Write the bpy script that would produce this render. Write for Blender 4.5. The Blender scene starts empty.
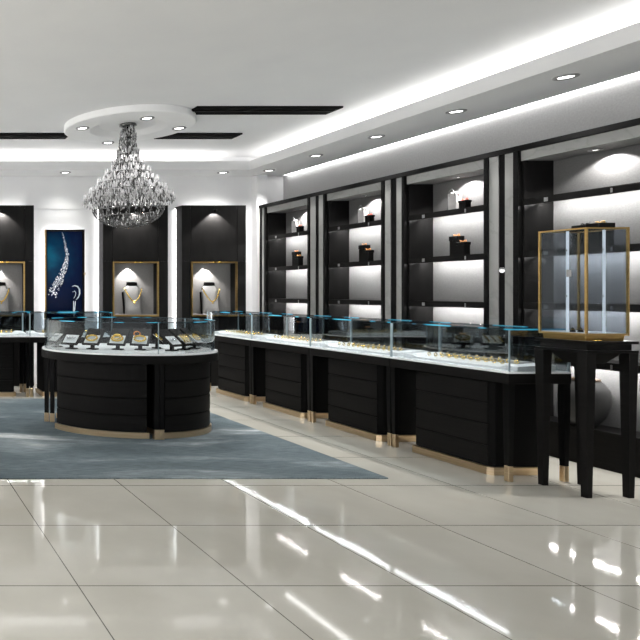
import bpy, math, random
from math import pi, sin, cos, radians as R
from mathutils import Vector, Matrix
random.seed(7)
S = bpy.context.scene
COL = S.collection

# ------------------------------------------------------------------ mesh builder
class MB:
    def __init__(s): s.v = []; s.f = []; s.sm = []
    def add(s, vs, fs, smooth=False, M=None):
        b = len(s.v)
        s.v += [tuple(M @ Vector(p)) if M is not None else tuple(p) for p in vs]
        s.f += [tuple(b + i for i in f) for f in fs]
        s.sm += [smooth] * len(fs)
        return s
    def box(s, x0, x1, y0, y1, z0, z1, M=None, c=0.0):
        """box; c = chamfer of the four edges along z and of the top"""
        if c <= 0:
            vs = [(x0,y0,z0),(x1,y0,z0),(x1,y1,z0),(x0,y1,z0),(x0,y0,z1),(x1,y0,z1),(x1,y1,z1),(x0,y1,z1)]
            return s.add(vs, [(3,2,1,0),(4,5,6,7),(0,1,5,4),(1,2,6,5),(2,3,7,6),(3,0,4,7)], M=M)
        def ring(d, z):
            k = c
            return [(x0+d+k,y0+d,z),(x1-d-k,y0+d,z),(x1-d,y0+d+k,z),(x1-d,y1-d-k,z),(x1-d-k,y1-d,z),(x0+d+k,y1-d,z),(x0+d,y1-d-k,z),(x0+d,y0+d+k,z)]
        return s.loft([ring(c*.6,z0), ring(0,z0+c*.6), ring(0,z1-c*.6), ring(c*.6,z1)], M=M)
    def loft(s, rings, cap=True, smooth=False, M=None, closed=True):
        n = len(rings[0]); vs = [p for r in rings for p in r]; fs = []
        for k in range(len(rings)-1):
            for i in range(n if closed else n-1):
                j = (i+1) % n
                fs.append((k*n+i, k*n+j, (k+1)*n+j, (k+1)*n+i))
        b = len(s.v)
        s.add(vs, fs, smooth, M)
        if cap:
            s.f += [tuple(b+i for i in reversed(range(n))), tuple(b+(len(rings)-1)*n+i for i in range(n))]
            s.sm += [False, False]
        return s
    def prism(s, poly, z0, z1, M=None):
        return s.loft([[(x,y,z0) for x,y in poly], [(x,y,z1) for x,y in poly]], M=M)
    def lathe(s, prof, c=(0,0,0), n=32, smooth=True, cap=False, M=None, sx=1, sy=1):
        rings = [[(c[0]+r*sx*cos(2*pi*i/n), c[1]+r*sy*sin(2*pi*i/n), c[2]+z) for i in range(n)] for r, z in prof]
        return s.loft(rings, cap=cap, smooth=smooth, M=M)
    def tube(s, pts, r, n=8, closed=False, smooth=True, M=None):
        pts = [Vector(p) for p in pts]; m = len(pts); rings = []
        for i, p in enumerate(pts):
            a = pts[(i-1) % m] if (closed or i > 0) else p
            b = pts[(i+1) % m] if (closed or i < m-1) else p
            t = (b-a).normalized()
            up = Vector((0,0,1)) if abs(t.z) < .95 else Vector((0,1,0))
            u = t.cross(up).normalized(); w = t.cross(u)
            rr = r[i] if isinstance(r, (list, tuple)) else r
            rings.append([tuple(p + u*rr*cos(2*pi*k/n) + w*rr*sin(2*pi*k/n)) for k in range(n)])
        if closed: rings.append(rings[0])
        return s.loft(rings, cap=not closed, smooth=smooth, M=M)
    def ball(s, c, r, n=10, m=6, M=None, sz=1.0):
        prof = [(max(1e-4, r*sin(pi*k/m)), -r*sz*cos(pi*k/m)) for k in range(m+1)]
        return s.lathe(prof, c, n, M=M)
    def drop(s, c, r, l, n=6):
        """faceted crystal hanging down from c"""
        x,y,z = c
        vs = [(x,y,z)] + [(x+r*cos(2*pi*i/n), y+r*sin(2*pi*i/n), z-l*.62) for i in range(n)] + [(x,y,z-l)]
        fs = [(0,1+i,1+(i+1)%n) for i in range(n)] + [(n+1,1+(i+1)%n,1+i) for i in range(n)]
        return s.add(vs, fs)
    def build(s, name, mat, parent=None, loc=(0,0,0), rz=0.0, kind=None, label=None):
        me = bpy.data.meshes.new(name)
        me.from_pydata(s.v, [], s.f); me.update()
        me.polygons.foreach_set('use_smooth', s.sm)
        me.materials.append(mat)
        o = bpy.data.objects.new(name, me); COL.objects.link(o)
        o.location = loc; o.rotation_euler = (0,0,rz)
        if parent is not None: o.parent = parent
        if kind: o['kind'] = kind
        if label: o['label'] = label
        return o

def thing(name, label, cat, loc=(0,0,0), rz=0.0, group=None):
    o = bpy.data.objects.new(name, None); COL.objects.link(o)
    o.location = loc; o.rotation_euler = (0,0,rz); o.empty_display_size = .1
    return tag(o, label, cat, group)
def tag(o, label, cat, group=None):
    o['label'] = label; o['category'] = cat
    if group: o['group'] = group
    return o
def struct(name, mb, mat):
    return mb.build(name, mat, kind='structure')
def dup(root, loc, rz=None, label=None, group=None, parent=None):
    r = root.copy(); COL.objects.link(r); r.location = loc
    if rz is not None: r.rotation_euler = (0,0,rz)
    if label: r['label'] = label
    if group: r['group'] = group
    if parent: r.parent = parent
    for ch in list(root.children):
        c = ch.copy(); COL.objects.link(c); c.parent = r
        for g in list(ch.children):
            d = g.copy(); COL.objects.link(d); d.parent = c
    return r

# ------------------------------------------------------------------ materials
def mat(name, col, rough=.5, metal=0.0, spec=.5, emit=None, es=0.0):
    m = bpy.data.materials.new(name); m.use_nodes = True
    p = m.node_tree.nodes['Principled BSDF']
    p.inputs['Base Color'].default_value = (*col, 1)
    p.inputs['Roughness'].default_value = rough
    p.inputs['Metallic'].default_value = metal
    p.inputs['Specular IOR Level'].default_value = spec
    if emit:
        p.inputs['Emission Color'].default_value = (*emit, 1)
        p.inputs['Emission Strength'].default_value = es
    return m
def N(m, t, **kw):
    n = m.node_tree.nodes.new(t)
    for k, v in kw.items(): setattr(n, k, v)
    return n
def L(m, a, b): m.node_tree.links.new(a, b)
def P(m): return m.node_tree.nodes['Principled BSDF']
def ramp(m, stops):
    r = N(m, 'ShaderNodeValToRGB')
    e = r.color_ramp.elements
    e[0].position, e[0].color = stops[0][0], (*stops[0][1], 1)
    e[1].position, e[1].color = stops[-1][0], (*stops[-1][1], 1)
    for p_, c_ in stops[1:-1]:
        x = e.new(p_); x.color = (*c_, 1)
    return r
def grained(name, c0, c1, rough, scale=(8,8,60), metal=0, spec=.5, detail=4):
    m = mat(name, c0, rough, metal, spec)
    tc = N(m,'ShaderNodeTexCoord'); mp = N(m,'ShaderNodeMapping'); nz = N(m,'ShaderNodeTexNoise')
    mp.inputs['Scale'].default_value = scale; nz.inputs['Scale'].default_value = 1; nz.inputs['Detail'].default_value = detail
    r = ramp(m, [(.3,c0),(.7,c1)])
    L(m,tc.outputs['Object'],mp.inputs['Vector']); L(m,mp.outputs['Vector'],nz.inputs['Vector'])
    L(m,nz.outputs['Fac'],r.inputs['Fac']); L(m,r.outputs['Color'],P(m).inputs['Base Color'])
    return m

M = {}
M['wall'] = grained('wall_paint', (.80,.80,.81), (.84,.84,.84), .6, (3,3,3))
M['ceiling'] = grained('ceiling_paint', (.84,.84,.845), (.87,.87,.87), .7, (2,2,2))
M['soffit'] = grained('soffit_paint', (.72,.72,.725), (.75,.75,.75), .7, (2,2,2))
M['disc'] = grained('white_disc_paint', (.90,.90,.90), (.93,.93,.93), .7, (2,2,2))
M['black'] = grained('black_lacquered_wood', (.0045,.0042,.0041), (.0068,.0064,.006), .5, (3,3,50), spec=.09)
M['blackgloss'] = grained('black_gloss_lacquer', (.0025,.0025,.0025), (.004,.004,.004), .35, (3,3,30), spec=.10)
M['char'] = grained('charcoal_panel', (.0065,.0063,.0062), (.0105,.0102,.010), .4, (14,14,4), spec=.10)
M['groove'] = mat('groove_black', (.003,.003,.003), .8, spec=.1)
M['backpanel'] = grained('woven_grey_panel', (.092,.0915,.091), (.115,.1145,.1135), .8, (90,90,160))
M['niche'] = grained('niche_grey_lining', (.20,.195,.19), (.24,.23,.225), .7, (60,60,60))
M['gold'] = grained('brushed_gold', (.36,.235,.085), (.48,.32,.12), .3, (4,4,90), metal=1)
M['paleg'] = grained('champagne_gold_base', (.56,.42,.26), (.68,.53,.35), .32, (4,4,90), metal=1)
M['ringgold'] = grained('yellow_gold', (.85,.55,.10), (.95,.68,.18), .22, (90,90,90), metal=1)
M['silver'] = grained('silver', (.72,.72,.74), (.86,.86,.88), .25, (60,60,60), metal=1)
M['white'] = grained('white_display_surface', (.86,.875,.885), (.90,.91,.915), .35, (6,6,6))
M['bust'] = grained('pale_grey_velvet', (.27,.265,.26), (.32,.315,.31), .75, (80,80,80))
M['orange'] = grained('orange_ribbon', (.75,.24,.04), (.85,.34,.08), .4, (40,40,40))
M['red'] = grained('red_ribbon', (.75,.06,.03), (.85,.12,.06), .4, (40,40,40))
M['bag'] = grained('silver_grey_paper', (.52,.50,.50), (.62,.60,.60), .5, (9,9,30))
M['vase'] = grained('grey_ceramic', (.035,.035,.035), (.055,.055,.053), .5, (5,5,5), spec=.2)
M['bronze'] = grained('dark_bronze_rim', (.07,.045,.03), (.16,.11,.07), .4, (30,30,30), metal=.6)
M['led'] = mat('led_strip_white', (1,1,1), .5, emit=(1,.985,.97), es=150)
M['ledhi'] = mat('led_strip_bottom', (1,1,1), .5, emit=(1,.985,.97), es=150)
M['ledlow'] = mat('led_strip_soft', (1,1,1), .5, emit=(1,.985,.97), es=6)
M['ledwall'] = mat('wall_wash_strip', (1,1,1), .5, emit=(1,.99,.98), es=9)
M['casefill'] = mat('showcase_fill_strip', (1,1,1), .5, emit=(1,.99,.98), es=75)
M['lens'] = mat('downlight_lens', (1,1,1), .4, emit=(1,.98,.95), es=6)
M['rod'] = mat('glowing_white_rod', (.9,.92,.95), .4, emit=(.9,.95,1), es=.6)
M['trimring'] = grained('satin_white_metal', (.20,.20,.20), (.26,.26,.26), .4, (30,30,30), metal=.2)
M['clip'] = grained('satin_steel', (.22,.22,.22), (.30,.30,.30), .35, (30,30,30), metal=.6)

def glass(name, tint, refl=.08):
    m = bpy.data.materials.new(name); m.use_nodes = True
    nt = m.node_tree; nt.nodes.clear()
    o = N(m,'ShaderNodeOutputMaterial'); mx = N(m,'ShaderNodeMixShader')
    t = N(m,'ShaderNodeBsdfTransparent'); g = N(m,'ShaderNodeBsdfGlossy')
    lw = N(m,'ShaderNodeFresnel'); lw.inputs['IOR'].default_value = 1.45
    ad = N(m,'ShaderNodeMath', operation='MULTIPLY'); ad.inputs[1].default_value = refl/.04
    cl = N(m,'ShaderNodeMath', operation='MINIMUM'); cl.inputs[1].default_value = .5
    t.inputs['Color'].default_value = (*tint,1); g.inputs['Roughness'].default_value = .02
    L(m,lw.outputs[0],ad.inputs[0]); L(m,ad.outputs[0],cl.inputs[0]); L(m,cl.outputs[0],mx.inputs['Fac'])
    L(m,t.outputs[0],mx.inputs[1]); L(m,g.outputs[0],mx.inputs[2]); L(m,mx.outputs[0],o.inputs['Surface'])
    return m
M['glass'] = glass('tinted_showcase_glass', (.84,.865,.875), .012)
M['glassrear'] = glass('smoky_showcase_glass', (.56,.59,.61), .012)
M['glassclear'] = glass('clear_case_glass', (.76,.79,.82), .005)
M['glassisle'] = glass('curved_showcase_glass', (.86,.89,.90), .022)
M['glasspost'] = mat('polished_glass_edge', (.30,.37,.40), .2, spec=.6)

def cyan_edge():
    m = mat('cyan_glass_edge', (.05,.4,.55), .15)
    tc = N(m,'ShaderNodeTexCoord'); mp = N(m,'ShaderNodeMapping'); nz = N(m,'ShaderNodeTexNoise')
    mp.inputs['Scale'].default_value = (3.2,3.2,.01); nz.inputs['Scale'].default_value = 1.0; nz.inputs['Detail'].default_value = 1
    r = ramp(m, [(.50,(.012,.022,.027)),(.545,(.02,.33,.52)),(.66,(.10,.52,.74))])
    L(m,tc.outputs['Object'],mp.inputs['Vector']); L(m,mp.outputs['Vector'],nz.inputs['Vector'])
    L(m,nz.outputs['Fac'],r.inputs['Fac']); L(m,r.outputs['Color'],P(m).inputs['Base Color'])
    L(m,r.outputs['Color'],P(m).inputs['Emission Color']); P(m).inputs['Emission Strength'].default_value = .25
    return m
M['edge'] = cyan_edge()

def marble():
    m = mat('pale_grey_marble', (.5,.5,.5), .25)
    tc = N(m,'ShaderNodeTexCoord'); nz = N(m,'ShaderNodeTexNoise'); nz.inputs['Scale'].default_value = 2.2; nz.inputs['Detail'].default_value = 6; nz.inputs['Distortion'].default_value = 1.2
    r = ramp(m, [(.0,(.27,.27,.262)),(.47,(.285,.285,.277)),(.5,(.25,.25,.244)),(.53,(.28,.28,.272)),(1,(.30,.30,.292))])
    L(m,tc.outputs['Object'],nz.inputs['Vector']); L(m,nz.outputs['Fac'],r.inputs['Fac']); L(m,r.outputs['Color'],P(m).inputs['Base Color'])
    return m
M['marble'] = marble()

def floor_mat():
    m = mat('cream_polished_tile', (.5,.48,.43), .05, spec=.5)
    tc = N(m,'ShaderNodeTexCoord'); sp = N(m,'ShaderNodeSeparateXYZ'); L(m,tc.outputs['Object'],sp.inputs[0])
    outs = []
    for ax, off, per in (('X', .93, .8), ('Y', 4.63, .79)):
        a = N(m,'ShaderNodeMath',operation='SUBTRACT'); a.inputs[1].default_value = off-20*per; L(m,sp.outputs[ax],a.inputs[0])
        b = N(m,'ShaderNodeMath',operation='DIVIDE'); b.inputs[1].default_value = per; L(m,a.outputs[0],b.inputs[0])
        f = N(m,'ShaderNodeMath',operation='FRACT'); L(m,b.outputs[0],f.inputs[0])
        d = N(m,'ShaderNodeMath',operation='PINGPONG'); d.inputs[1].default_value = .5; L(m,f.outputs[0],d.inputs[0])
        l = N(m,'ShaderNodeMath',operation='LESS_THAN'); l.inputs[1].default_value = .0035 if ax=='X' else .0042; L(m,d.outputs[0],l.inputs[0])
        outs.append(l)
    mx = N(m,'ShaderNodeMath',operation='MAXIMUM'); L(m,outs[0].outputs[0],mx.inputs[0]); L(m,outs[1].outputs[0],mx.inputs[1])
    nz = N(m,'ShaderNodeTexNoise'); nz.inputs['Scale'].default_value = 1.6; nz.inputs['Detail'].default_value = 6
    L(m,tc.outputs['Object'],nz.inputs['Vector'])
    r = ramp(m, [(.3,(.50,.48,.42)),(.7,(.58,.565,.505))]); L(m,nz.outputs['Fac'],r.inputs['Fac'])
    mc = N(m,'ShaderNodeMix', data_type='RGBA'); L(m,mx.outputs[0],mc.inputs[0]); L(m,r.outputs['Color'],mc.inputs[6]); mc.inputs[7].default_value = (.10,.095,.08,1)
    L(m,mc.outputs[2],P(m).inputs['Base Color'])
    return m
M['floor'] = floor_mat()

def rug_mat():
    m = mat('blue_grey_carpet', (.1,.14,.17), .95, spec=.1)
    tc = N(m,'ShaderNodeTexCoord')
    def noise(scale, vec, detail=5, dist=0.0):
        mp = N(m,'ShaderNodeMapping'); mp.inputs['Scale'].default_value = vec; L(m,tc.outputs['Object'],mp.inputs['Vector'])
        n = N(m,'ShaderNodeTexNoise'); n.inputs['Scale'].default_value = scale; n.inputs['Detail'].default_value = detail; n.inputs['Distortion'].default_value = dist
        L(m,mp.outputs['Vector'],n.inputs['Vector']); return n
    a = noise(1.0, (.7,1.9,1), 4, .8); b = noise(1.0, (9,55,1), 5); c = noise(1, (160,160,1), 2)
    r1 = ramp(m, [(.30,(.09,.118,.132)),(.50,(.135,.167,.182)),(.60,(.23,.268,.284)),(.69,(.60,.63,.64))]); L(m,a.outputs['Fac'],r1.inputs['Fac'])
    r2 = ramp(m, [(.3,(.72,.72,.72)),(.7,(1.25,1.25,1.25))]); L(m,b.outputs['Fac'],r2.inputs['Fac'])
    r3 = ramp(m, [(.3,(.7,.7,.7)),(.7,(1.3,1.3,1.3))]); L(m,c.outputs['Fac'],r3.inputs['Fac'])
    x1 = N(m,'ShaderNodeMix', data_type='RGBA', blend_type='MULTIPLY'); x1.inputs[0].default_value = 1
    x2 = N(m,'ShaderNodeMix', data_type='RGBA', blend_type='MULTIPLY'); x2.inputs[0].default_value = 1
    L(m,r1.outputs['Color'],x1.inputs[6]); L(m,r2.outputs['Color'],x1.inputs[7])
    L(m,x1.outputs[2],x2.inputs[6]); L(m,r3.outputs['Color'],x2.inputs[7])
    L(m,x2.outputs[2],P(m).inputs['Base Color'])
    bp = N(m,'ShaderNodeBump'); bp.inputs['Strength'].default_value = .5; bp.inputs['Distance'].default_value = .01
    L(m,c.outputs['Fac'],bp.inputs['Height']); L(m,bp.outputs['Normal'],P(m).inputs['Normal'])
    return m
M['rug'] = rug_mat()

def crystal(name, c, rough=.08):
    m = mat(name, c, rough, metal=.35, spec=.8); P(m).inputs['Alpha'].default_value = .72
    return m
M['cry'] = [crystal('clear_cut_crystal', (.58,.58,.59)), crystal('smoky_cut_crystal', (.24,.24,.245)), crystal('bright_cut_crystal', (.70,.70,.71)), crystal('dark_cut_crystal', (.07,.07,.07))]
M['chrome'] = grained('dark_chrome', (.10,.10,.10), (.18,.18,.18), .2, (20,20,20), metal=1)

# ------------------------------------------------------------------ lights
def area(name, loc, rot, sx, sy, w, col=(1,.985,.965), spread=180):
    d = bpy.data.lights.new(name, 'AREA'); d.shape = 'RECTANGLE'; d.size = sx; d.size_y = sy; d.energy = w; d.color = col; d.spread = R(spread)
    o = bpy.data.objects.new(name, d); COL.objects.link(o); o.location = loc; o.rotation_euler = rot
    return o
def spot(name, loc, target, w, ang=60, blend=.3, rad=.02, col=(1,.98,.95)):
    d = bpy.data.lights.new(name, 'SPOT'); d.energy = w; d.spot_size = R(ang); d.spot_blend = blend; d.shadow_soft_size = rad; d.color = col
    o = bpy.data.objects.new(name, d); COL.objects.link(o); o.location = loc
    v = Vector(target) - Vector(loc); o.rotation_euler = v.to_track_quat('-Z','Y').to_euler()
    return o

# ------------------------------------------------------------------ room shell
EYE = 1.4
XW, YW = 6.10, 9.75          # right wall, back wall
XL, YF = -3.9, -2.2          # left wall, open front edge
SOF, CEI = 3.16, 3.45        # soffit underside, upper ceiling
struct('floor', MB().box(XL-.1, XW+.1, YF, YW+.1, -.1, 0), M['floor'])
struct('ceiling', MB().box(XL-.1, XW+.1, YF, YW+.1, CEI, CEI+.08), M['ceiling'])
struct('wall_back', MB().box(XL-.1, XW+.1, YW, YW+.1, 0, CEI), M['wall'])
M['wallgrey'] = grained('grey_wall_covering', (.36,.36,.36), (.42,.42,.42), .7, (60,60,60))
struct('wall_right', MB().box(XW, XW+.1, YF, YW, 0, CEI), M['wallgrey'])
struct('wall_left', MB().box(XL-.1, XL, YF, YW, 0, CEI), M['wall'])
XS, YS, XSL = 5.29, 9.23, -3.1
t = MB()                                            # dropped soffit around the tray, with its upstand lip
t.box(XS, XW, YF, YW, SOF, SOF+.03)
t.box(XSL, XS, YS, YW, SOF, SOF+.03)
t.box(XL, XSL, YF, YW, SOF, SOF+.03)
t.box(XS, XS+.03, YF, YS+.03, SOF+.03, SOF+.13)
t.box(XSL-.03, XS, YS, YS+.03, SOF+.03, SOF+.13)
t.box(XSL-.03, XSL, YF, YS, SOF+.03, SOF+.13)
struct('trim_1', t, M['soffit'])
struct('trim_2', MB().box(4.6+1.02, 5.775, 9.62, YW, 0, SOF), M['wall'])       # white corner column (5.62..5.775)
# slim LED line where the soffit meets the right wall
struct('trim_3', MB().box(XW-.05, XW-.001, 0.0, YW-.1, SOF-.003, SOF), M['ledwall'])
struct('trim_4', MB().box(XL, XW, YW-.012, YW, 2.66, 2.668), M['soffit'])      # joint line across the back wall

# right and back cove lamps, lying on the soffit behind the lip, then left fill
area('cove_lamp_right', (XS+.42, 4.1, SOF+.06), (0, R(180+14), 0), .05, 10.6, 92)
area('cove_lamp_back', (1.2, YS+.36, SOF+.06), (R(180-14), 0, 0), 7.6, .05, 42)
area('cove_fill_left', (XSL-.40, 4.1, SOF+.06), (0, R(180-14), 0), .05, 10.6, 400)  # added unseen lamp, fills the room by brightening the ceiling
area('wall_fill_left', (XL+.5, 4.0, SOF-.02), (0, R(38), 0), .06, 10.0, 430)  # added unseen lamp, makes the left wall a soft fill

# ------------------------------------------------------------------ ceiling fittings
def slot(label, x0, x1, y0, y1):
    r = thing('ceiling_slot_vent', label, 'ceiling vent', ((x0+x1)/2, (y0+y1)/2, CEI))
    w, d = (x1-x0)/2, (y1-y0)/2
    MB().box(-w, w, -d, d, -.012, -.001).build('recess_panel', M['groove'], r)
    f = MB(); f.box(-w,w,-d,-d+.012,-.02,-.012); f.box(-w,w,d-.012,d,-.02,-.012); f.box(-w,-w+.012,-d,d,-.02,-.012); f.box(w-.012,w,-d,d,-.02,-.012)
    f.build('frame', M['groove'], r)
    MB().box(-w+.02, w-.02, -.012, .012, -.022, -.012).build('track_rail', M['black'], r)
slot('long black ceiling slot right of the round ceiling disc, nearer the camera', 3.46, 5.07, 7.05, 7.33)
slot('short black ceiling slot right of the disc, farther from the camera', 3.60, 4.63, 8.24, 8.50)
slot('black ceiling slot left of the round ceiling disc', .4, 2.42, 8.24, 8.50)

DX, DY = 2.95, 7.71
r = thing('ceiling_disc', 'round white ceiling disc that the crystal chandelier hangs from', 'ceiling disc', (DX, DY, CEI))
MB().lathe([(.33,-.03),(.44,-.08),(.73,-.08),(.74,-.07),(.74,-.002),(.33,-.002)], n=72, smooth=False).build('ring', M['disc'], r)
MB().lathe([(.001,-.028),(.335,-.028),(.335,-.004)], n=48, smooth=False).build('inner_dish', M['disc'], r)

def downlight_proto():
    r = thing('ceiling_downlight', 'x', 'downlight')
    MB().lathe([(.050,-.004),(.062,-.012),(.078,-.008),(.080,-.0005)], n=24).build('trim_ring', M['trimring'], r)
    MB().lathe([(.0005,-.004),(.049,-.004),(.051,-.0005)], n=24).build('lens', M['lens'], r)
    return r
dl = downlight_proto(); first = [True]
def downlight(x, y, z, label, w=18, ang=95, group=None, scale=1):
    if first[0]:
        first[0] = False; o = dl; o.location = (x,y,z); o['label'] = label
        if group: o['group'] = group
    else: o = dup(dl, (x,y,z), label=label, group=group)
    if w: spot('downlight_lamp', (x,y,z-.02), (x,y,0), w*5, 112, 1.0, .05)
ordn = ['farthest', 'second', 'third', 'fourth', 'nearest']
for i, y in enumerate((9.25, 8.25, 7.24, 6.23, 5.23, 4.23)):
    lab = ['round downlight in the right-hand soffit, nearest the white corner column', 'second soffit downlight from the corner column, above the first marble pilaster',
           'third soffit downlight from the corner column along the shelf wall', 'fourth soffit downlight from the corner column, before the nearest shelf unit',
           'fifth soffit downlight from the corner, above the gold-framed glass case', 'sixth soffit downlight, nearest the camera at the right'][i]
    downlight(5.58, y, SOF, lab, 30, group='downlights in the right soffit')
downlight(5.0, 9.41, SOF, 'downlight in the back soffit above the right niche cabinet', 6, group='downlights in the back soffit')
downlight(2.68, 9.41, SOF, 'downlight in the back soffit above the blue jewellery picture', 6, group='downlights in the back soffit')
for i, (px, py) in enumerate(((82.5,128),(147,118),(179,128),(108,142.5))):
    yy = 1.97*640/(292-py); xx = (px+117)*yy/640
    lab = ['disc downlight at the left edge of the ceiling disc', 'disc downlight nearest the camera, above the chandelier top', 'disc downlight at the right edge of the ceiling disc', 'disc downlight at the far left, beside the chandelier'][i]
    downlight(xx, yy, CEI-.08, lab, 24, group='downlights in the ceiling disc')

# ------------------------------------------------------------------ chandelier
ch = thing('crystal_chandelier', 'large tiered crystal chandelier hanging from the round ceiling disc', 'chandelier', (DX, DY, 0))
MB().lathe([(.001,3.44),(.09,3.435),(.10,3.40),(.05,3.385),(.001,3.38)], n=24).build('ceiling_rose', M['chrome'], ch)
MB().tube([(0,0,3.4),(0,0,2.2)], .018, 10).build('stem', M['chrome'], ch)
steps = [(3.44,3.25,.068,.082,4),(3.25,3.06,.092,.108,4),(3.05,2.93,.125,.142,3),(2.93,2.83,.178,.20,3),(2.825,2.72,.255,.29,4),(2.715,2.61,.34,.385,4),(2.605,2.49,.43,.50,4)]
tiers = []
for a_, b_, r0_, r1_, n_ in steps:
    for k in range(n_): tiers.append((a_+(b_-a_)*k/n_, r0_+(r1_-r0_)*k/max(1,n_-1)))
step_top = [(a_, r0_) for a_, b_, r0_, r1_, n_ in steps]
for z, rr in step_top:
    b = MB(); b.tube([(rr*cos(2*pi*k/32), rr*sin(2*pi*k/32), z) for k in range(32)], .0035, 5, closed=True)
    for k in range(6):
        a = 2*pi*k/6; b.tube([(0,0,z+.015),(rr*cos(a),rr*sin(a),z)], .004, 5)
    b.build('tier_ring', M['chrome'], ch)
b = MB()                                                          # basket at the bottom
for k in range(20):
    a = 2*pi*k/20; b.tube([(.41*cos(q)*cos(a), .41*cos(q)*sin(a), 2.42-.245*sin(q)) for q in [i*pi/2/8 for i in range(9)]], .006, 5)
for q in (.15,.5,.9,1.25): b.tube([(.41*cos(q)*cos(2*pi*k/32), .41*cos(q)*sin(2*pi*k/32), 2.42-.245*sin(q)) for k in range(32)], .006, 5, closed=True)
b.build('basket', M['chrome'], ch)
drops = []
for ti, (z, rr) in enumerate(tiers):
    for ring, fr in enumerate((1.0, .80, .58)):
        q = rr*fr
        if ring and q < .035: continue
        n = max(9, int(2*pi*q/(.024 if ring == 0 else .045)))
        for k in range(n):
            a = 2*pi*(k+.5*(ti%2)+.2*random.random())/n
            qq = q*random.uniform(.94,1.05); drops.append((qq*cos(a), qq*sin(a), z+random.uniform(-.03,.03), random.uniform(.006,.0105), random.uniform(.042,.070)))
for k in range(260):                                              # drops filling the basket
    q = random.uniform(.1,1.5); a = random.uniform(0,2*pi); f = random.uniform(.92,1.02)
    drops.append((.40*f*cos(q)*cos(a), .40*f*cos(q)*sin(a), 2.47-.235*sin(q), .009, .045))
spikes = []                                                       # candle tips standing above each tier
for ti, (z, rr) in enumerate([q for q in step_top]+[tiers[-1]]):
    n = max(7, int(2*pi*rr/.075))
    for k in range(n):
        a = 2*pi*(k+.5*(ti%2))/n; spikes.append((rr*cos(a)*1.01, rr*sin(a)*1.01, z))
# camera-side outer drops as single parts, the rest in one
order = sorted(range(len(drops)), key=lambda i: drops[i][1] + (0 if drops[i][2] > 2.42 else .4))
for i in order[:96]:
    x,y,z,rad,l = drops[i]
    MB().drop((0,0,0), rad, l).build('crystal_drop', M['cry'][(i*7//3)%4], ch, (x,y,z))
for c in range(4):
    b = MB()
    for i in order[96:]:
        if (i*7//3) % 4 == c:
            x,y,z,rad,l = drops[i]; b.drop((x,y,z), rad, l)
    b.build('crystal_strands', M['cry'][c], ch, kind='stuff')
b = MB()
for x,y,z in spikes: b.lathe([(.007,0),(.011,.012),(.007,.022),(.008,.05),(.0005,.068)], (x,y,z), 6)
b.build('candle_tips', M['cry'][0], ch, kind='stuff')

# ------------------------------------------------------------------ wall shelving on the right (local x = toward camera, y = into wall)
XF = 5.68
def shelf_unit(y_far, y_near, label):
    w = y_far - y_near
    r = thing('wall_shelf_unit', label, 'shelf unit', (XF, y_far, 0), -pi/2)
    D = .27
    MB().box(0, w, D, D+.03, .03, 2.66).build('back_panel', M['backpanel'], r)
    MB().box(-.0, .018, .012, D, .03, 2.57).build('side_panel', M['char'], r)
    MB().box(w-.018, w, .012, D, .03, 2.57).build('side_panel', M['char'], r)
    MB().box(.018, w-.018, .005, D, .0, .30, c=.006).build('plinth', M['black'], r)
    MB().box(0, w, 0, .03, 2.566, 2.655).build('header', M['marble'], r)
    MB().box(.018, w-.018, .03, D, 2.566, 2.60).build('niche_ceiling', M['niche'], r)
    for z in (2.225, 1.765, 1.305, .845):
        s = MB().box(.018, w-.018, 0, .014, z-.058, z).box(.018, w-.018, .014, D, z-.022, z).build('shelf', M['black'], r)
        b = MB(); zz = z-.024
        b.add([(.03,.140,zz-.012),(w-.03,.140,zz-.012),(w-.03,.156,zz),(.03,.156,zz)], [(3,2,1,0)])
        b.build('led_strip', M['ledhi' if z < 1 else 'led'], s)
        for x, q in ((.20,.03), (w-.22,.012)): MB().box(x, x+q, -.004, .0, z-.048, z-.014).build('shelf_clip', M['clip'], s)
    f = MB().lathe([(.028,-.004),(.034,-.01),(.045,-.006),(.046,0)], (w/2,.15,2.566), 20).build('downlight_ring', M['trimring'], r)
    MB().lathe([(.0005,-.003),(.028,-.003)], (w/2,.15,2.566), 16).build('downlight_lens', M['lens'], f)
    spot('shelf_spot', (XF+.17, (y_far+y_near)/2-.03, 2.55), (XF+.22, (y_far+y_near)/2-.03, 2.2), 30, 132, .3, .006, (1,.965,.95))
    return r
units = [(9.466, 8.533), (8.187, 7.27), (6.94, 6.028), (5.697, 4.775)]
ulab = ['black wall shelf unit farthest back, beside the white corner column', 'second black wall shelf unit from the white corner column',
        'third black wall shelf unit from the corner column, between marble pilasters', 'nearest black wall shelf unit, behind the gold-framed glass case']
for (a, b), l in zip(units, ulab): shelf_unit(a, b, l)
def pilaster(y_far, y_near, label, parts):
    r = thing('marble_pilaster', label, 'pilaster', (XF, y_far, 0), -pi/2)
    parts = [(a-(.0015 if a == y_far else 0), b+(.0015 if b == y_near else 0), k) for a, b, k in parts]
    for a, b, kind in parts:
        if kind == 'm': MB().box(y_far-a, y_far-b, -.012, .06, .0, 2.655).build('marble_strip', M['marble'], r)
        else: MB().box(y_far-a, y_far-b, -.025 if a-b < .06 else -.004, .27, .0, 2.655).build('black_upright', M['blackgloss'], r)
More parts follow.
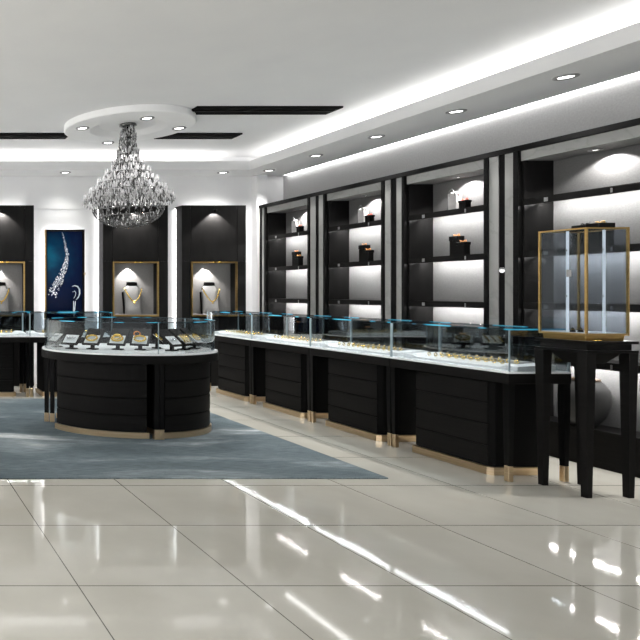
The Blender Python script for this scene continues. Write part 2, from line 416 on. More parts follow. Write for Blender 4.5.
pil = [([(9.61,9.575,'b'),(9.575,9.505,'m'),(9.505,9.466,'b')], 'slim half pilaster of pale marble beside the white corner column'),
       ([(8.533,8.49,'b'),(8.49,8.393,'m'),(8.393,8.325,'b'),(8.325,8.225,'m'),(8.225,8.187,'b')], 'marble pilaster between the farthest and second shelf units'),
       ([(7.27,7.227,'b'),(7.227,7.150,'m'),(7.150,7.065,'b'),(7.065,6.98,'m'),(6.98,6.94,'b')], 'marble pilaster between the second and third shelf units'),
       ([(6.028,5.985,'b'),(5.985,5.897,'m'),(5.897,5.833,'b'),(5.833,5.745,'m'),(5.745,5.697,'b')], 'marble pilaster between the third and nearest shelf units'),
       ([(4.775,4.735,'b'),(4.735,4.65,'m'),(4.65,4.58,'b'),(4.58,4.50,'m'),(4.50,4.46,'b')], 'marble pilaster at the right picture edge, nearest the camera')]
for p, l in pil: pilaster(p[0][0], p[-1][1], l, p)
struct('trim_5', MB().box(XF-.035, XF+.30, 4.46, 9.615, 2.655, 2.70), M['groove'])
# small glass bead lamp on the black upright of the third pilaster
r = thing('bead_light', 'tiny round lamp on the black strip between third and nearest units', 'lamp', (XF-.034, 5.838, 1.595))
MB().ball((0,0,0), .020).build('globe', mat('bead_globe', (.9,.9,.9), .3, emit=(1,1,1), es=.7), r)
MB().lathe([(.020,0),(.021,.010),(.015,.016),(.0005,.017)], (0,0,.010), 14).build('cap', M['clip'], r)

# ------------------------------------------------------------------ gift bags and boxes
def bow(mb, x, y, z, s=1.0):
    for q in (-1, 1):
        mb.tube([(x,y,z),(x+q*.02*s,y-.004,z+.018*s),(x+q*.04*s,y,z+.02*s),(x+q*.042*s,y+.002,z+.006*s),(x+q*.018*s,y+.002,z+.001),(x,y,z)], [.004*s,.007*s,.008*s,.007*s,.005*s,.004*s], 6)
    mb.ball((x,y,z+.006*s), .009*s, 8, 5)
def gift_box(label, loc, w, d, h, rib, rz=-pi/2, group=None):
    r = thing('gift_box', label, 'gift box', loc, rz, group)
    MB().box(-w/2, w/2, -d/2, d/2, 0, h*.8, c=.004).build('box_body', M['black'], r)
    MB().box(-w/2-.004, w/2+.004, -d/2-.004, d/2+.004, h*.76, h, c=.004).build('lid', M['blackgloss'], r)
    b = MB(); bow(b, 0, 0, h, .8); b.build('bow', M[rib], r)
    return r
def gift_bag(label, loc, rz=-pi/2, w=.095, d=.06, h=.18):
    r = thing('gift_bag', label, 'gift bag', loc, rz, 'silver gift bags on the top shelves')
    b = MB(); q = .004
    def rg(z, k, g): return [(-w/2*k,-d/2*k,z),(w/2*k,-d/2*k,z),(w/2*k-g,0,z),(w/2*k,d/2*k,z),(-w/2*k,d/2*k,z),(-w/2*k+g,0,z)]
    b.loft([rg(0,.93,0), rg(h*.5,.98,.004), rg(h,1,.014)]); b.build('bag_body', M['bag'], r)
    b = MB()
    for k in range(5):
        x = -w*.36 + k*w*.18; b.add([(x-.009,-.018,h-.004),(x+.009,-.018,h-.004),(x+.010,.018,h-.004),(x-.010,.018,h-.004),(x,0,h+.016)], [(0,1,4),(1,2,4),(2,3,4),(3,0,4),(3,2,1,0)])
    b.build('tissue_paper', M['bust'], r)
    b = MB(); b.tube([(-.03,-d/2-.002,h-.03),(-.03,-d/2-.003,h+.02),(0,-d/2-.003,h+.045),(.03,-d/2-.003,h+.015),(.03,-d/2-.002,h-.03)], .0025, 6); b.build('handle', M['clip'], r)
    return r
un = ['farthest', 'second', 'third', 'nearest']
ul = ['farthest wall unit', 'second wall unit from corner', 'third wall unit from corner', 'nearest wall unit']
for i in range(3):
    yc = (units[i][0]+units[i][1])/2
    gift_bag('silver gift bag on the top shelf of the %s' % ul[i], (XF+.15, yc+.04, 2.2265))
    gift_box('small black box with red bow, top shelf of the %s' % ul[i], (XF+.11, yc-.115, 2.2265), .075, .06, .085, 'red', group='red-bowed boxes on the top shelves')
    gift_box('tall black box with orange bow, second shelf of the %s' % ul[i], (XF+.14, yc+.01, 1.7665), .09, .07, .20, 'orange', group='tall boxes on the second shelves')
    gift_box('low black box with orange bow, second shelf of the %s' % ul[i], (XF+.09, yc-.12, 1.7665), .085, .065, .13, 'orange', group='low boxes on the second shelves')
    gift_box('tall black box behind showcase glass, low shelf, %s' % ul[i], (XF+.14, yc+.03, .8465), .10, .08, .20, 'orange', group='tall boxes on the low shelves')
    gift_box('low black box behind showcase glass, low shelf, %s' % ul[i], (XF+.09, yc-.11, .8465), .095, .07, .13, 'orange', group='low boxes on the low shelves')
gift_box('black box with black bow on the nearest wall unit behind the glass case', (XF+.13, 5.295, 1.7665), .095, .12, .185, 'black')
gift_box('black box with gold bow on the nearest wall unit behind the glass case', (XF+.13, 5.185, 1.7665), .10, .12, .19, 'gold')

# vase
r = thing('ceramic_vase', 'round grey ceramic vase on the bottom shelf behind the tall table', 'vase', (XF+.108, 5.285, .3012))
MB().lathe([(.001,0),(.075,0),(.085,.012),(.125,.08),(.150,.17),(.155,.23),(.147,.29),(.12,.34),(.093,.368),(.088,.372)], n=40).build('body', M['vase'], r)
MB().lathe([(.088,.366),(.096,.374),(.094,.384),(.080,.382),(.076,.36),(.06,.33),(.0005,.32)], n=40).build('rim', M['bronze'], r)

# ------------------------------------------------------------------ niche cabinets on the back wall
YC = 9.52
def niche_cabinet(x0, x1, label):
    w = x1-x0; n0, n1 = w/2-.342, w/2+.342; z0, z1 = 1.06, 1.83; D = .225
    r = thing('niche_cabinet', label, 'display cabinet', (x0, YC, 0), 0, 'niche cabinets on the back wall')
    c = MB(); c.box(0, .03, .01, D, 0, 2.69); c.box(w-.03, w, .01, D, 0, 2.69); c.box(.03, w-.03, .01, D, 2.66, 2.69); c.box(.03, w-.03, .195, D, 0, 2.66)
    c.box(n0-.02, n0, .01, .195, z0, z1); c.box(n1, n1+.02, .01, .195, z0, z1); c.box(n0, n1, .01, .195, z1, z1+.02); c.box(n0, n1, .01, .195, z0-.02, z0)
    c.build('carcass', M['char'], r)
    g = .006
    for a, b in ((0, n0-g), (n1+g, w)):
        MB().box(a, b, 0, .012, 1.86, 2.69, c=.002).build('side_panel', M['char'], r)
        MB().box(a, b, 0, .012, 0, 1.86-g, c=.002).build('side_panel', M['char'], r)
    MB().box(n0, n1, 0, .012, 1.86, 2.69, c=.002).build('upper_panel', M['char'], r)
    MB().box(n0, n1, 0, .012, 0, 1.03, c=.002).build('lower_panel', M['char'], r)
    ln = MB(); ln.box(n0, n1, .18, .194, z0, z1); ln.box(n0, n1, .012, .18, z0, z0+.008); 
    ln.build('niche_lining', M['niche'], r)
    f = MB(); t = .022
    f.box(n0, n0+t, -.018, .012, z0-t, z1+t); f.box(n1-t, n1, -.018, .012, z0-t, z1+t); f.box(n0+t, n1-t, -.018, .012, z1, z1+t); f.box(n0+t, n1-t, -.018, .012, z0-t, z0)
    fr = f.build('gold_frame', M['gold'], r)
    for x in (w/2-.02, w/2+.06): MB().box(x, x+.04, -.026, -.018, z1+.002, z1+.02, c=.003).build('catch', M['ringgold'], fr)
    s = MB().lathe([(.02,0),(.026,.008),(.026,.03),(.02,.036),(.0005,.037)], (w/2,-.03,2.59), 14)
    s.box(w/2-.006, w/2+.006, -.03, .004, 2.605, 2.617); s.build('panel_spotlight', M['blackgloss'], r)
    s = MB().lathe([(.0005,-.003),(.026,-.003),(.032,-.008),(.04,-.002),(.04,0)], (w/2-.06,.12,z1), 16).build('niche_spotlight', M['trimring'], r)
    MB().lathe([(.0005,-.0045),(.025,-.0045)], (w/2-.06,.12,z1), 16).build('lens', M['lens'], s)
    l = MB(); l.box(.1, w-.1, .15, .18, 2.69, 2.70); l.build('top_led_strip', M['ledlow'], r)
    l = MB(); l.box(-.010, 0, .195, .215, 0.05, 2.66); l.box(w, w+.010, .195, .215, 0.05, 2.66); l.build('side_led_strip', M['ledlow'], r)
    spot('panel_spot', (x0+w/2, YC-.085, 2.60), (x0+w/2, YC+.05, 2.2), 60, 105, .3, .008, (1,.96,.93))
    spot('niche_spot', (x0+w/2-.06, YC+.115, z1-.02), (x0+w/2-.05, YC+.13, 1.3), 38, 95, .35, .01, (1,.97,.94))
    # velvet bust and the necklace on it
    b = thing('necklace_bust', 'grey necklace bust in the ' + label.split(' cabinet')[0].replace('black ','') + ' cabinet', 'display bust', (x0+w/2, YC+.09, z0+.0095), 0, 'necklace busts')
    prof = [(0,.125,.055),(.10,.118,.055),(.22,.118,.05),(.32,.128,.045),(.37,.125,.04),(.41,.09,.035),(.44,.078,.033)]
    mb = MB(); rings = []
    for z, hw, th in prof:
        yb = .055*z/.44
        rings.append([(hw*cos(a), yb - th*.9*max(0,sin(a)) + .018*max(0,-sin(a)), z) for a in [2*pi*k/20 for k in range(20)]])
    mb.loft(rings, smooth=True); mb.build('bust_form', M['bust'], b)
    mb = MB(); mb.loft([[(hw*cos(a), .056 - .034*sin(a), z) for a in [2*pi*k/20 for k in range(20)]] for z, hw in ((.395,.092),(.425,.086),(.475,.080),(.478,.06))]); mb.build('collar', M['black'], b)
    mb = MB(); mb.add([(-.15,.07,0),(-.13,.075,0),(-.165,.02,.34),(-.185,.02,.34)], [(0,1,2,3)]); 
    mb = MB(); mb.loft([[(-.125,.04,0),(-.105,.03,0),(-.105,.055,0),(-.125,.055,0)],[(-.18,-.02,.33),(-.155,-.03,.33),(-.155,-.015,.33),(-.18,-.015,.33)]]); mb.build('easel_prop', M['black'], b)
    nk = thing('gold_necklace', 'gold necklace on the bust in the ' + label.split(' cabinet')[0].replace('black ','') + ' cabinet', 'necklace', (x0+w/2, YC+.078, z0+.0095), 0, 'gold necklaces')
    pts = []
    for k in range(25):
        s = -1 + 2*k/24; pts.append((.135*s*(1 if abs(s)<.9 else .97), -.058 + .055*abs(s)**3 + .02, .185 + .205*abs(s)**1.7))
    mb = MB(); mb.tube(pts, [.007+.003*(1-abs(-1+2*k/24)) for k in range(25)], 8)
    for k in range(1,24): mb.ball(pts[k], .0095, 6, 4)
    mb.build('chain', M['ringgold'], nk)
    mb = MB(); mb.drop((pts[12][0], pts[12][1]-.006, pts[12][2]-.002), .014, .035, 8); mb.build('pendant', M['ringgold'], nk)
niche_cabinet(1.286, 2.246, 'leftmost black niche cabinet with a gold-framed necklace niche')
niche_cabinet(3.272, 4.240, 'middle black niche cabinet behind the chandelier')
niche_cabinet(4.447, 5.400, 'rightmost black niche cabinet beside the white corner column')

# ------------------------------------------------------------------ blue picture with diamonds
YP = 9.62
def pp(px, py, d=0): return ((px+117)*.01503, YP-d, 1.4+(292-py)*.01503)
def picture_mat():
    m = mat('deep_blue_print', (.004,.012,.05), .12)
    tc = N(m,'ShaderNodeTexCoord')
    vm = N(m,'ShaderNodeVectorMath', operation='DISTANCE'); vm.inputs[1].default_value = (2.45, YP, 1.93); L(m,tc.outputs['Object'],vm.inputs[0])
    nz = N(m,'ShaderNodeTexNoise'); nz.inputs['Scale'].default_value = 5; nz.inputs['Detail'].default_value = 3; L(m,tc.outputs['Object'],nz.inputs['Vector'])
    mu = N(m,'ShaderNodeMath', operation='MULTIPLY_ADD'); mu.inputs[1].default_value = .35; L(m,nz.outputs['Fac'],mu.inputs[0]); L(m,vm.outputs['Value'],mu.inputs[2])
    r = ramp(m, [(.2,(.004,.10,.17)),(.42,(.002,.030,.075)),(.7,(.0015,.007,.035)),(1,(.001,.004,.02))])
    L(m,mu.outputs[0],r.inputs['Fac']); L(m,r.outputs['Color'],P(m).inputs['Base Color'])
    L(m,r.outputs['Color'],P(m).inputs['Emission Color']); P(m).inputs['Emission Strength'].default_value = .05; P(m).inputs['Specular IOR Level'].default_value = .1
    return m
pic = thing('framed_picture', 'tall dark blue picture of a diamond band and drop earring', 'picture', (0,0,0))
x0,_,zt = pp(45,229.6); x1,_,zb = pp(84.3,334)
MB().box(x0+.03, x1-.03, YP, YP+.012, zb+.03, zt-.03).build('print', picture_mat(), pic)
f = MB(); f.box(x0+.012,x1,YP-.02,YP+.05,zt-.03,zt); f.box(x0+.012,x1,YP-.02,YP+.05,zb,zb+.03); f.box(x1-.03,x1,YP-.02,YP+.05,zb+.03,zt-.03); f.box(x0+.012,x0+.03,YP-.02,YP+.05,zb+.03,zt-.03)
fr = f.build('frame', M['black'], pic)
MB().box(x0, x0+.012, YP-.024, YP+.05, zb, zt).build('gold_edge', M['gold'], fr)
MB().box(x1-.012, x1+.008, YP-.03, YP-.018, 1.66, 1.69, c=.003).build('clasp', M['gold'], fr)
gl = MB(); gl.box(x0+.02, x1-.02, YW-.05, YW-.04, zb+.02, zt-.02); gl.build('back_light', M['ledlow'], pic)
dm = mat('printed_diamonds', (.85,.87,.9), .3, emit=(1,1,1), es=.35)
path = [(62.4,232,1.2),(64.2,240,1.8),(66.0,248,2.5),(67.3,254.4,3.2),(66.8,261,4.0),(64.5,268,5.2),(61,277,7),(56,286,8.5),(51.5,296,9)]
b1 = MB()
_tc = N(dm,'ShaderNodeTexCoord'); _nz = N(dm,'ShaderNodeTexNoise'); _nz.inputs['Scale'].default_value = 55
_rp = ramp(dm, [(.42,(.16,.19,.24)),(.56,(.9,.92,.95))]); L(dm,_tc.outputs['Object'],_nz.inputs['Vector']); L(dm,_nz.outputs['Fac'],_rp.inputs['Fac'])
L(dm,_rp.outputs['Color'],P(dm).inputs['Base Color']); L(dm,_rp.outputs['Color'],P(dm).inputs['Emission Color'])
def gem(mb, px, py, rad):
    x,_,z = pp(px,py); a0 = random.random()*pi
    x = min(max(x, x0+.036), x1-.036)
    y = YP-.0025-random.random()*.002
    mb.add([(x,y-.001,z)]+[(x+rad*cos(a0+k*pi/3), y, z+rad*sin(a0+k*pi/3)) for k in range(6)], [(0,1+(k+1)%6,1+k) for k in range(6)])
for k in range(300):
    s = random.random()**.62*(len(path)-1.001); i = int(s); f_ = s-i
    a, b = path[i], path[i+1]
    cx, cy, hw = [a[j]*(1-f_)+b[j]*f_ for j in range(3)]
    tx, ty = b[0]-a[0], b[1]-a[1]; ln = math.hypot(tx,ty); nx, ny = -ty/ln, tx/ln
    o = random.uniform(-.5,.5)*hw
    gem(b1, cx+nx*o, cy+ny*o, random.uniform(.004,.0085)*(.65+.07*hw))
core = []
for a, b in zip(path[:-1], path[1:]): core.append((a[0], a[1], a[2]*.05))
core.append((path[-1][0], path[-1][1], path[-1][2]*.05))
cv = []
for cx, cy, hw in core:
    p_, q_ = pp(cx-hw, cy, .0008), pp(cx+hw, cy, .0008); cv += [(max(p_[0], x0+.034), p_[1], p_[2]), (max(q_[0], x0+.035), q_[1], q_[2])]
b1.add(cv, [(2*i, 2*i+2, 2*i+3, 2*i+1) for i in range(len(core)-1)])
b1.build('diamond_band', dm, pic)
e = MB()
def stroke(pts, w):
    q = [Vector(pp(a,b,.004)) for a,b in pts]; e.tube([tuple(v) for v in q], w, 5)
stroke([(72.2,286.5),(74.5,285.6),(77.5,286.5),(79.3,289.5),(79.6,293.5),(78.2,297.5),(76,299.8)], [.004,.008,.011,.013,.012,.009,.005])
stroke([(72.5,292),(74.5,291),(75.8,293),(75.2,296),(73.6,298.5)], [.003,.005,.006,.005,.003])
stroke([(73.5,301),(73.6,305),(73.8,310),(74,317.5)], [.004,.007,.015,.003])
stroke([(75.2,301),(75,306),(74.8,310)], [.004,.006,.006])
e.build('earring_drawing', mat('printed_pearl_white', (.55,.62,.68), .4, emit=(.8,.9,1), es=.12), pic)

# ------------------------------------------------------------------ straight showcases
U, DEP = 1.10, .47
def cpoly(x0,x1,y0,y1,c): return [(x0+c,y0),(x1-c,y0),(x1,y0+c),(x1,y1),(x0,y1),(x0,y0+c)]
def leg_mb(x, y, w=.046):
    h = w/2; k = h*.72
    return (MB().loft([[(x-k,y-k,.10),(x+k,y-k,.10),(x+k,y+k,.10),(x-k,y+k,.10)],[(x-h,y-h,.55),(x+h,y-h,.55),(x+h,y+h,.55),(x-h,y+h,.55)],[(x-h,y-h,.725),(x+h,y-h,.725),(x+h,y+h,.725),(x-h,y+h,.725)]]),
            MB().box(x-k-.002,x+k+.002,y-k-.002,y+k+.002,0,.115,c=.003))
def showcase(label, loc, rz, group, ends=(False,False)):
    r = thing('glass_showcase', label, 'showcase', loc, rz, group)
    bx0, bx1, by0, by1 = .19, .91, .055, .43
    MB().prism(cpoly(bx0+.004,bx1-.004,by0+.008,by1,.03), .06, .722).build('body', M['groove'], r)
    MB().prism(cpoly(bx0-.015,bx1+.015,by0-.02,by1+.005,.03), 0, .058).build('plinth', M['paleg'], r)
    zz = [.066,.228,.392,.556,.718]
    for k in range(4):
        MB().prism([(bx0+.03,by0),(bx1-.03,by0),(bx1-.03,by0+.0085),(bx0+.03,by0+.0085)], zz[k], zz[k+1]-.013).build('drawer', M['black'], r)
    for x in (.026, U-.026):
        for y in (.03, DEP-.03):
            a, b = leg_mb(x, y); l = a.build('leg', M['blackgloss'], r); b.build('gold_foot', M['paleg'], l)
    MB().box(.001, U-.001, 0, DEP, .722, .798, c=.004).build('apron', M['black'], r)
    MB().box(.002, U-.002, .003, DEP-.003, .798, .812).build('countertop', M['white'], r)
    z0, z1 = .812, 1.128
    MB().box(.001, U-.001, .012, .018, z0, z1-.006).build('front_glass', M['glass'], r)
    MB().box(.001, U-.001, DEP-.018, DEP-.012, z0, z1-.006).build('rear_glass', M['glassrear'], r)
    tp = MB().box(.001, U-.001, .012, DEP-.012, z1-.006, z1).build('top_glass', M['glass'], r)
    e = MB(); e.box(.001, U-.001, .006, .012, z1-.009, z1+.001); e.box(.001, U-.001, DEP-.012, DEP-.006, z1-.009, z1+.001)
    for q, x in zip(ends, (.001, U-.007)):
        if q:
            MB().box(x, x+.006, .018, DEP-.018, z0, z1-.006).build('end_glass', M['glass'], r)
            xx = -.004 if x < .5 else U-.001
            e.box(xx, xx+.005, .006, DEP-.006, z1-.009, z1+.001)
    eg = e.build('glass_edge', M['edge'], r)
    MB().add([(.02,.024,z1-.0075),(U-.02,.024,z1-.0075),(U-.02,.034,z1-.0075),(.02,.034,z1-.0075)], [(3,2,1,0)]).build('led_strip', M['casefill'], eg)  # added hidden strip that brightens the white countertop
    for x in (.001, U-.009): 
        MB().box(x+.0015, x+.0065, .010, .019, z0, z1-.009).build('glass_post', M['glasspost'], r)
    for x in (.001, U-.009): 
        MB().box(x, x+.008, DEP-.02, DEP-.008, z0, z1-.009).build('glass_post', M['glasspost'], r)
    return r
ring_proto = None
def ring_tray(label, loc, rz, ringlab):
    global ring_proto
    r = thing('ring_tray', label, 'display tray', loc, rz, 'white ring trays in the showcases')
    # long white ramp, stepped down at both ends
    pr = [(.03,0),(.03,.030),(.12,.034),(.17,.016),(.93,.016),(.98,.034),(1.07,.030),(1.07,0)]
    def sec(y, k): return [(x, y, z*k if z else 0) for x, z in pr]
    MB().loft([sec(.10,1), sec(.30,1.5), sec(.38,1.5)]).build('ramp', M['white'], r)
    MB().box(.18, .92, .335, .375, .024, .050, c=.003).build('ring_bar', M['bust'], r)
    for row, (y, z) in enumerate(((.17,.036),(.26,.041))):
        for k in range(11):
            x = .22 + k*.066 + row*.02
            v = Matrix.Translation(loc) @ Matrix.Rotation(rz,4,'Z') @ Vector((x,y,z-.002))
            if ring_proto is None:
                mb = MB(); mb.tube([(.0135*cos(2*pi*q/14), 0, .0135+.0135*sin(2*pi*q/14)) for q in range(14)], .004, 5, closed=True)
                o = mb.build('gold_ring', M['ringgold']); ring_proto = o; o.location = v; o.rotation_euler = (0,0,rz); tag(o, ringlab, 'ring', ringlab)
                g = MB().ball((0,0,.032), .0062, 6, 4).build('stone', M['cry'][2], o)
            else:
                o = dup(ring_proto, v, rz, ringlab, ringlab)
rl = ['farthest', 'second', 'third', 'nearest']
rdesc = ['right-hand glass showcase farthest from the camera', 'second right-hand glass showcase from the back', 'third right-hand glass showcase, between second and nearest', 'right-hand glass showcase nearest the camera, beside the tall table']
rtl = ['farthest right-hand showcase', 'second right-hand showcase from the back', 'third right-hand showcase from the back', 'nearest right-hand showcase']
for i in range(4):
    yf = 9.11 - i*U
    showcase(rdesc[i], (4.60, yf, 0), -pi/2, 'glass showcases along the shelf wall', (i==0, i==3))
    ring_tray('white ring tray inside the %s' % rtl[i], (4.60, yf, .8132), -pi/2, 'small gold ring in the tray of the %s' % rtl[i])
bdesc = ['back-row glass showcase cut by the left picture edge', 'back-row glass showcase behind the oval island']
btl = ['back-row showcase at the left picture edge', 'back-row showcase behind the oval island']
for i, xx in enumerate((.86, 1.96)):
    showcase(bdesc[i], (xx, 8.53, 0), 0, 'glass showcases along the back wall', (False, i==1))
    ring_tray('white ring tray inside the %s' % btl[i], (xx, 8.53, .8132), 0, 'small gold ring in the tray of the %s' % btl[i])

# ------------------------------------------------------------------ rug
r = MB().box(-.6, 3.785, 4.79, 8.35, 0, .010, c=.004).build('area_rug', M['rug'])
tag(r, 'large blue-grey streaked rug under the oval island showcase', 'rug')

# ------------------------------------------------------------------ oval island
CX, CY, EA, EB = 2.55, 6.68, .88, .68
def el(a, k=1.0, d=0.0): return (CX+(EA*k+d)*cos(a), CY+(EB*k+d)*sin(a))
isl = thing('oval_showcase', 'oval black island showcase with curved glass on the rug', 'showcase', (0,0,.010))
NZ = 96
full = [2*pi*i/NZ for i in range(NZ)]
secs = [(R(195),R(267)), (R(279),R(345)), (R(40),R(140))]
def arc(a0, a1, n=26): return [a0+(a1-a0)*i/n for i in range(n+1)]
for a0, a1 in secs:
    A = arc(a0, a1)
    body = MB().prism([el(a,1,-.085) for a in A]+[el(a,.45) for a in reversed(A)], .055, .722).build('body_section', M['groove'], isl)
    MB().prism([el(a,1,-.060) for a in arc(a0-.02,a1+.02)]+[el(a,.43) for a in reversed(arc(a0-.02,a1+.02))], 0, .055).build('plinth', M['paleg'], body)
    zz = [.060,.222,.386,.550,.716]
    for k in range(4):
        MB().prism([el(a,1,-.074) for a in arc(a0+.004,a1-.004)]+[el(a,1,-.084) for a in reversed(arc(a0+.004,a1-.004))], zz[k], zz[k+1]-.014).build('curved_panel', M['black'], body)
MB().prism([el(a,.44) for a in full], .0, .722).build('core', M['groove'], isl)
for deg, off in ((272,-.045), (275.2,-.045), (160,-.045), (161,-.105), (20,-.045), (19,-.105), (88.4,-.045), (91.6,-.045)):
    a = R(deg); x, y = el(a,1,off); h = .021
    Mx = Matrix.Translation((x,y,0)) @ Matrix.Rotation(math.atan2(EA*sin(a), EB*cos(a)), 4, 'Z')
    l = MB().box(-h,h,-h,h,.09,.725, M=Mx).build('leg', M['blackgloss'], isl)
    MB().box(-h-.002,h+.002,-h-.002,h+.002,0,.092, M=Mx).build('gold_foot', M['paleg'], l)
MB().prism([el(a) for a in full], .712, .790).build('apron', M['black'], isl)
MB().prism([el(a,1,-.004) for a in full], .790, .804).build('countertop', M['white'], isl)
GZ0, GZ1 = .804, 1.098
def shell(a0, a1, d0, d1, z0, z1):
    A = arc(a0, a1, 30)
    return MB().prism([el(a,1,d0) for a in A]+[el(a,1,d1) for a in reversed(A)], z0, z1)
for a0, a1 in ((R(152),R(272.8)), (R(273.4),R(388)), (R(28.5),R(151.5))):
    g = shell(a0,a1,-.03,-.035,GZ0,GZ1).build('curved_glass', M['glassisle'], isl)
    shell(a0,a1,-.027,-.036,GZ1,GZ1+.007).build('glass_edge', M['edge'], g)
for deg in (273.1, 151.7, 28.2):
    x, y = el(R(deg),1,-.032)
    MB().box(x-.004,x+.004,y-.004,y+.004,GZ0,GZ1+.004).build('glass_seam', M['glasspost'], isl)
for deg in (338, 346):
    x, y = el(R(deg),1,-.05)
    MB().box(x-.012,x+.012,y-.003,y+.003,GZ0,GZ1-.01).build('reflection_fin', M['glassclear'], isl)  # clear slivers added in place of bright upright reflections

# display easels and bracelets on the island
def easel(label, x, y, rz, pad='white'):
    r = thing('bracelet_easel', label, 'display stand', (x, y, .8150), rz, 'black easels on the island')
    MB().box(-.05,.05,-.045,.045,0,.010,c=.003).build('foot', M['black'], r)
    MB().box(-.018,.018,-.012,.012,.008,.085).build('post', M['black'], r)
    T = Matrix.Translation((0,0,.105)) @ Matrix.Rotation(R(40),4,'X')
    bd = MB().box(-.090,.090,-.085,.155,-.012,.006, M=T, c=.004).build('board', M['black'], r)
    MB().box(-.070,.070,-.068,.045,.006,.011, M=T, c=.002).build('pad', M[pad], bd)
    return T
def world(T, x, y, rz): return Matrix.Translation((x,y,.8155)) @ Matrix.Rotation(rz,4,'Z') @ T
def bracelet(label, x, y, rz, T, kind):
    W = world(T, x, y, rz)
    o = bpy.data.objects.new('bracelet', None); COL.objects.link(o); tag(o, label, 'bracelet'); o.matrix_world = W @ Matrix.Translation((0,-.008,.0135))
    mt = M['silver'] if kind == 'silver' else M['ringgold']
    if kind == 'bars':
        for q in (-1, 0, 1):
            MB().tube([(.05*q-.03,-.05,.006),(.05*q-.01,0,.012),(.05*q+.012,.05,.006)], .008, 6).build('strand', mt, o)
    elif kind == 'silver':
        MB().tube([(-.05+.1*k/16, .012*sin(k*1.3), .006) for k in range(17)], .006, 6).build('chain', mt, o)
    else:
        rx, ry = (.055,.038)
        MB().tube([(rx*cos(2*pi*k/28), ry*sin(2*pi*k/28), .007) for k in range(28)], .008, 8, closed=True).build('band', mt, o)
        b = MB()
        for k in range(18): b.ball((rx*cos(2*pi*k/18), ry*sin(2*pi*k/18), .013), .008, 6, 4)
        b.build('beads', mt, o)
        if kind == 'double': MB().tube([(-.005+.04*cos(2*pi*k/24), .012+.034*sin(2*pi*k/24), .02) for k in range(24)], .006, 6, closed=True).build('second_band', mt, o)
        if kind == 'tall': MB().tube([(-.03+.03*cos(2*pi*k/24), .045+.01*sin(2*pi*k/24), .028+.022*sin(2*pi*k/24)) for k in range(24)], .006, 6, closed=True).build('second_band', M['orange'], o)
spec = [(1.945,6.60,-43,'silver','leftmost front-facing easel on the island, with a silver chain','silver chain on the leftmost front-facing island easel'),
        (2.145,6.55,-41,'ring','second front easel from the left on the island, with gold bracelet','gold bracelet on the second front easel from the left'),
        (2.385,6.50,-37,'double','third front easel from the left on the island, with doubled bracelet','doubled gold bracelet on the third front easel from the left'),
        (2.60,6.47,-32,'tall','fourth front easel on the island, just left of the glass seam','gold bracelet with orange loop just left of the glass seam'),
        (1.86,6.84,-75,'silver','easel at the far left end of the island, seen edge-on','silver chain on the edge-on easel at the island left end'),
        (2.85,6.67,70,'ring','edge-on easel just right of the glass seam on the island','gold bracelet on the edge-on easel right of the seam'),
        (2.88,6.38,32,'silver','easel with white pad right of the glass seam on the island','silver chain on the pad right of the glass seam'),
        (3.055,6.50,38,'bars','easel with gold strands, second from the island right end','three gold strands on the easel second from the right end'),
        (3.225,6.63,46,'double','easel at the right end of the island, with gold bracelet','gold bracelet on the easel at the island right end')]
for x,y,rz,kind,l1,l2 in spec:
    T = easel(l1, x, y, R(rz)); bracelet(l2, x, y, R(rz), T, kind)

# ------------------------------------------------------------------ tall table and gold case at the right
tb = thing('display_table', 'tall black table with four tapering legs at the right', 'table', (4.938, 4.505, 0))
H = .165
def frus(mb, h0, z0, h1, z1, cx=0, cy=0):
    return mb.loft([[(cx-h0,cy-h0,z0),(cx+h0,cy-h0,z0),(cx+h0,cy+h0,z0),(cx-h0,cy+h0,z0)],[(cx-h1,cy-h1,z1),(cx+h1,cy-h1,z1),(cx+h1,cy+h1,z1),(cx-h1,cy+h1,z1)]])
MB().box(-H-.012,H+.012,-H-.012,H+.012,1.046,1.066,c=.003).build('tabletop', M['blackgloss'], tb)
MB().box(-H+.012,H-.012,-H+.012,H-.012,1.003,1.047).build('frieze', M['black'], tb)
MB().box(-H-.012,H+.012,-H-.012,H+.012,.985,1.004,c=.003).build('lower_slab', M['blackgloss'], tb)
frus(MB(), .065, .90, .128, .986).build('hopper_apron', M['black'], tb)
for sx in (-1,1):
    for sy in (-1,1):
        mb = MB(); rings = []
        for z, h in ((0,.0185),(.5,.025),(.986,.031)):
            cx, cy = sx*(.143), sy*(.143)
            rings.append([(cx-h,cy-h,z),(cx+h,cy-h,z),(cx+h,cy+h,z),(cx-h,cy+h,z)])
        l = mb.loft(rings).build('leg', M['black'], tb)
cs = thing('gold_display_case', 'gold-framed glass display case on the tall black table', 'display case', (4.938, 4.505, 1.066))
cs.scale = (1,1.09,1); cs.location.y = 4.519
h = .147; pz0, pz1 = .055, .765; w = .0055
frus(MB(), .128, 0, .132, .036).build('base_block', M['gold'], cs)
MB().box(-h,h,-h,h,.036,.050,c=.002).build('floor_plate', M['gold'], cs)
MB().box(-h+.012,h-.012,-h+.012,h-.012,.050,.054).build('display_pad', M['white'], cs)
for sx in (-1,1):
    for sy in (-1,1):
        MB().box(sx*(h-w)-w,sx*(h-w)+w,sy*(h-w)-w,sy*(h-w)+w,.050,pz1).build('post', M['gold'], cs)
f = MB(); q = h-2*w
f.box(-h,h,-h,-q,pz1,pz1+.010); f.box(-h,h,q,h,pz1,pz1+.010); f.box(-h,-q,-q,q,pz1,pz1+.010); f.box(q,h,-q,q,pz1,pz1+.010)
f.build('top_frame', M['gold'], cs)
for nm, bx in (('front_glass',(-q,q,-h+.002,-h+.006)),('rear_glass',(-q,q,h-.006,h-.002)),('side_glass',(-h+.002,-h+.006,-q,q)),('side_glass',(h-.006,h-.002,-q,q))):
    MB().box(*bx, .052, pz1).build(nm, M['glassclear'], cs)
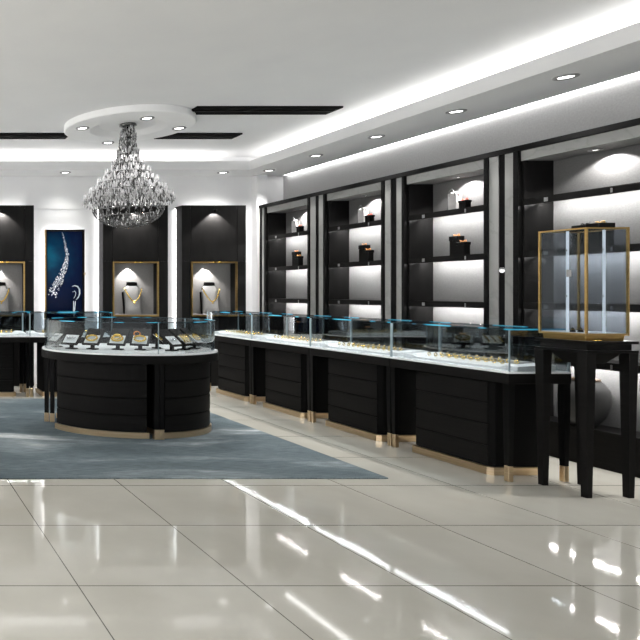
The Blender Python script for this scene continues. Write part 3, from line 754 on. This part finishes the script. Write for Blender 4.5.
MB().box(-q,q,-q,q,pz1+.002,pz1+.006).build('top_glass', M['glassclear'], cs)
for x, y in ((-.128,-.02),(.008,-.118)):
    l = MB().box(x-.0075,x+.0075,y-.003,y+.003,.054,pz1-.005).build('white_rod', M['rod'], cs)  # white upright bar with a weak emission
    for z in (.30,.62): MB().box(x-.013,x-.0075,y-.004,y+.004,z,z+.012).build('clip', M['clip'], l)
MB().box(-.1475,-.1465,-.06,-.03,.44,.49,c=.002).build('hinge_plate', M['clip'], cs)
for k, (x,y,l) in enumerate(((-.105,-.02,'left black earring cone inside the gold-framed case'),(-.06,-.03,'right black earring cone inside the gold-framed case'))):
    o = thing('earring_cone', l, 'display cone', (4.938+x, 4.505+y, 1.12))
    MB().lathe([(.0005,0),(.016,0),(.015,.006),(.006,.03),(.0005,.034)], n=16).build('cone', M['black'], o)
    MB().tube([(.009*cos(2*pi*i/14), .009*sin(2*pi*i/14), .02) for i in range(14)], .0018, 6, closed=True).build('earring', M['ringgold'], o)
kb = thing('gold_key', 'small gold key and tag lying on the table edge before the case', 'key', (4.86, 4.348, 1.066))
MB().tube([(-.02+.012*cos(2*pi*i/14), 0+.006*sin(2*pi*i/14), .004) for i in range(14)], .003, 6, closed=True).build('bow', M['ringgold'], kb)
MB().tube([(-.008,0,.004),(.035,.002,.004)], .003, 6).build('shaft', M['ringgold'], kb)

# ------------------------------------------------------------------ world and camera
w = bpy.data.worlds.new('shop_surroundings'); S.world = w; w.use_nodes = True
bg = w.node_tree.nodes['Background']; bg.inputs['Color'].default_value = (.95,.97,1,1); bg.inputs['Strength'].default_value = 1.35
cam = bpy.data.cameras.new('camera'); co = bpy.data.objects.new('camera', cam); COL.objects.link(co)
co.location = (0, 0, EYE); co.rotation_euler = (pi/2, 0, 0)
cam.sensor_width = 36; cam.lens = 36.0; cam.shift_x = 437/640; cam.shift_y = -28/640; cam.clip_start = .05
S.camera = co
S.view_settings.view_transform = 'Standard'; S.view_settings.look = 'None'; S.view_settings.exposure = 0.0
S.cycles.use_denoising = True
S.cycles.max_bounces = 8; S.cycles.transparent_max_bounces = 16; S.cycles.sample_clamp_indirect = 6
S.cycles.caustics_reflective = False; S.cycles.caustics_refractive = False
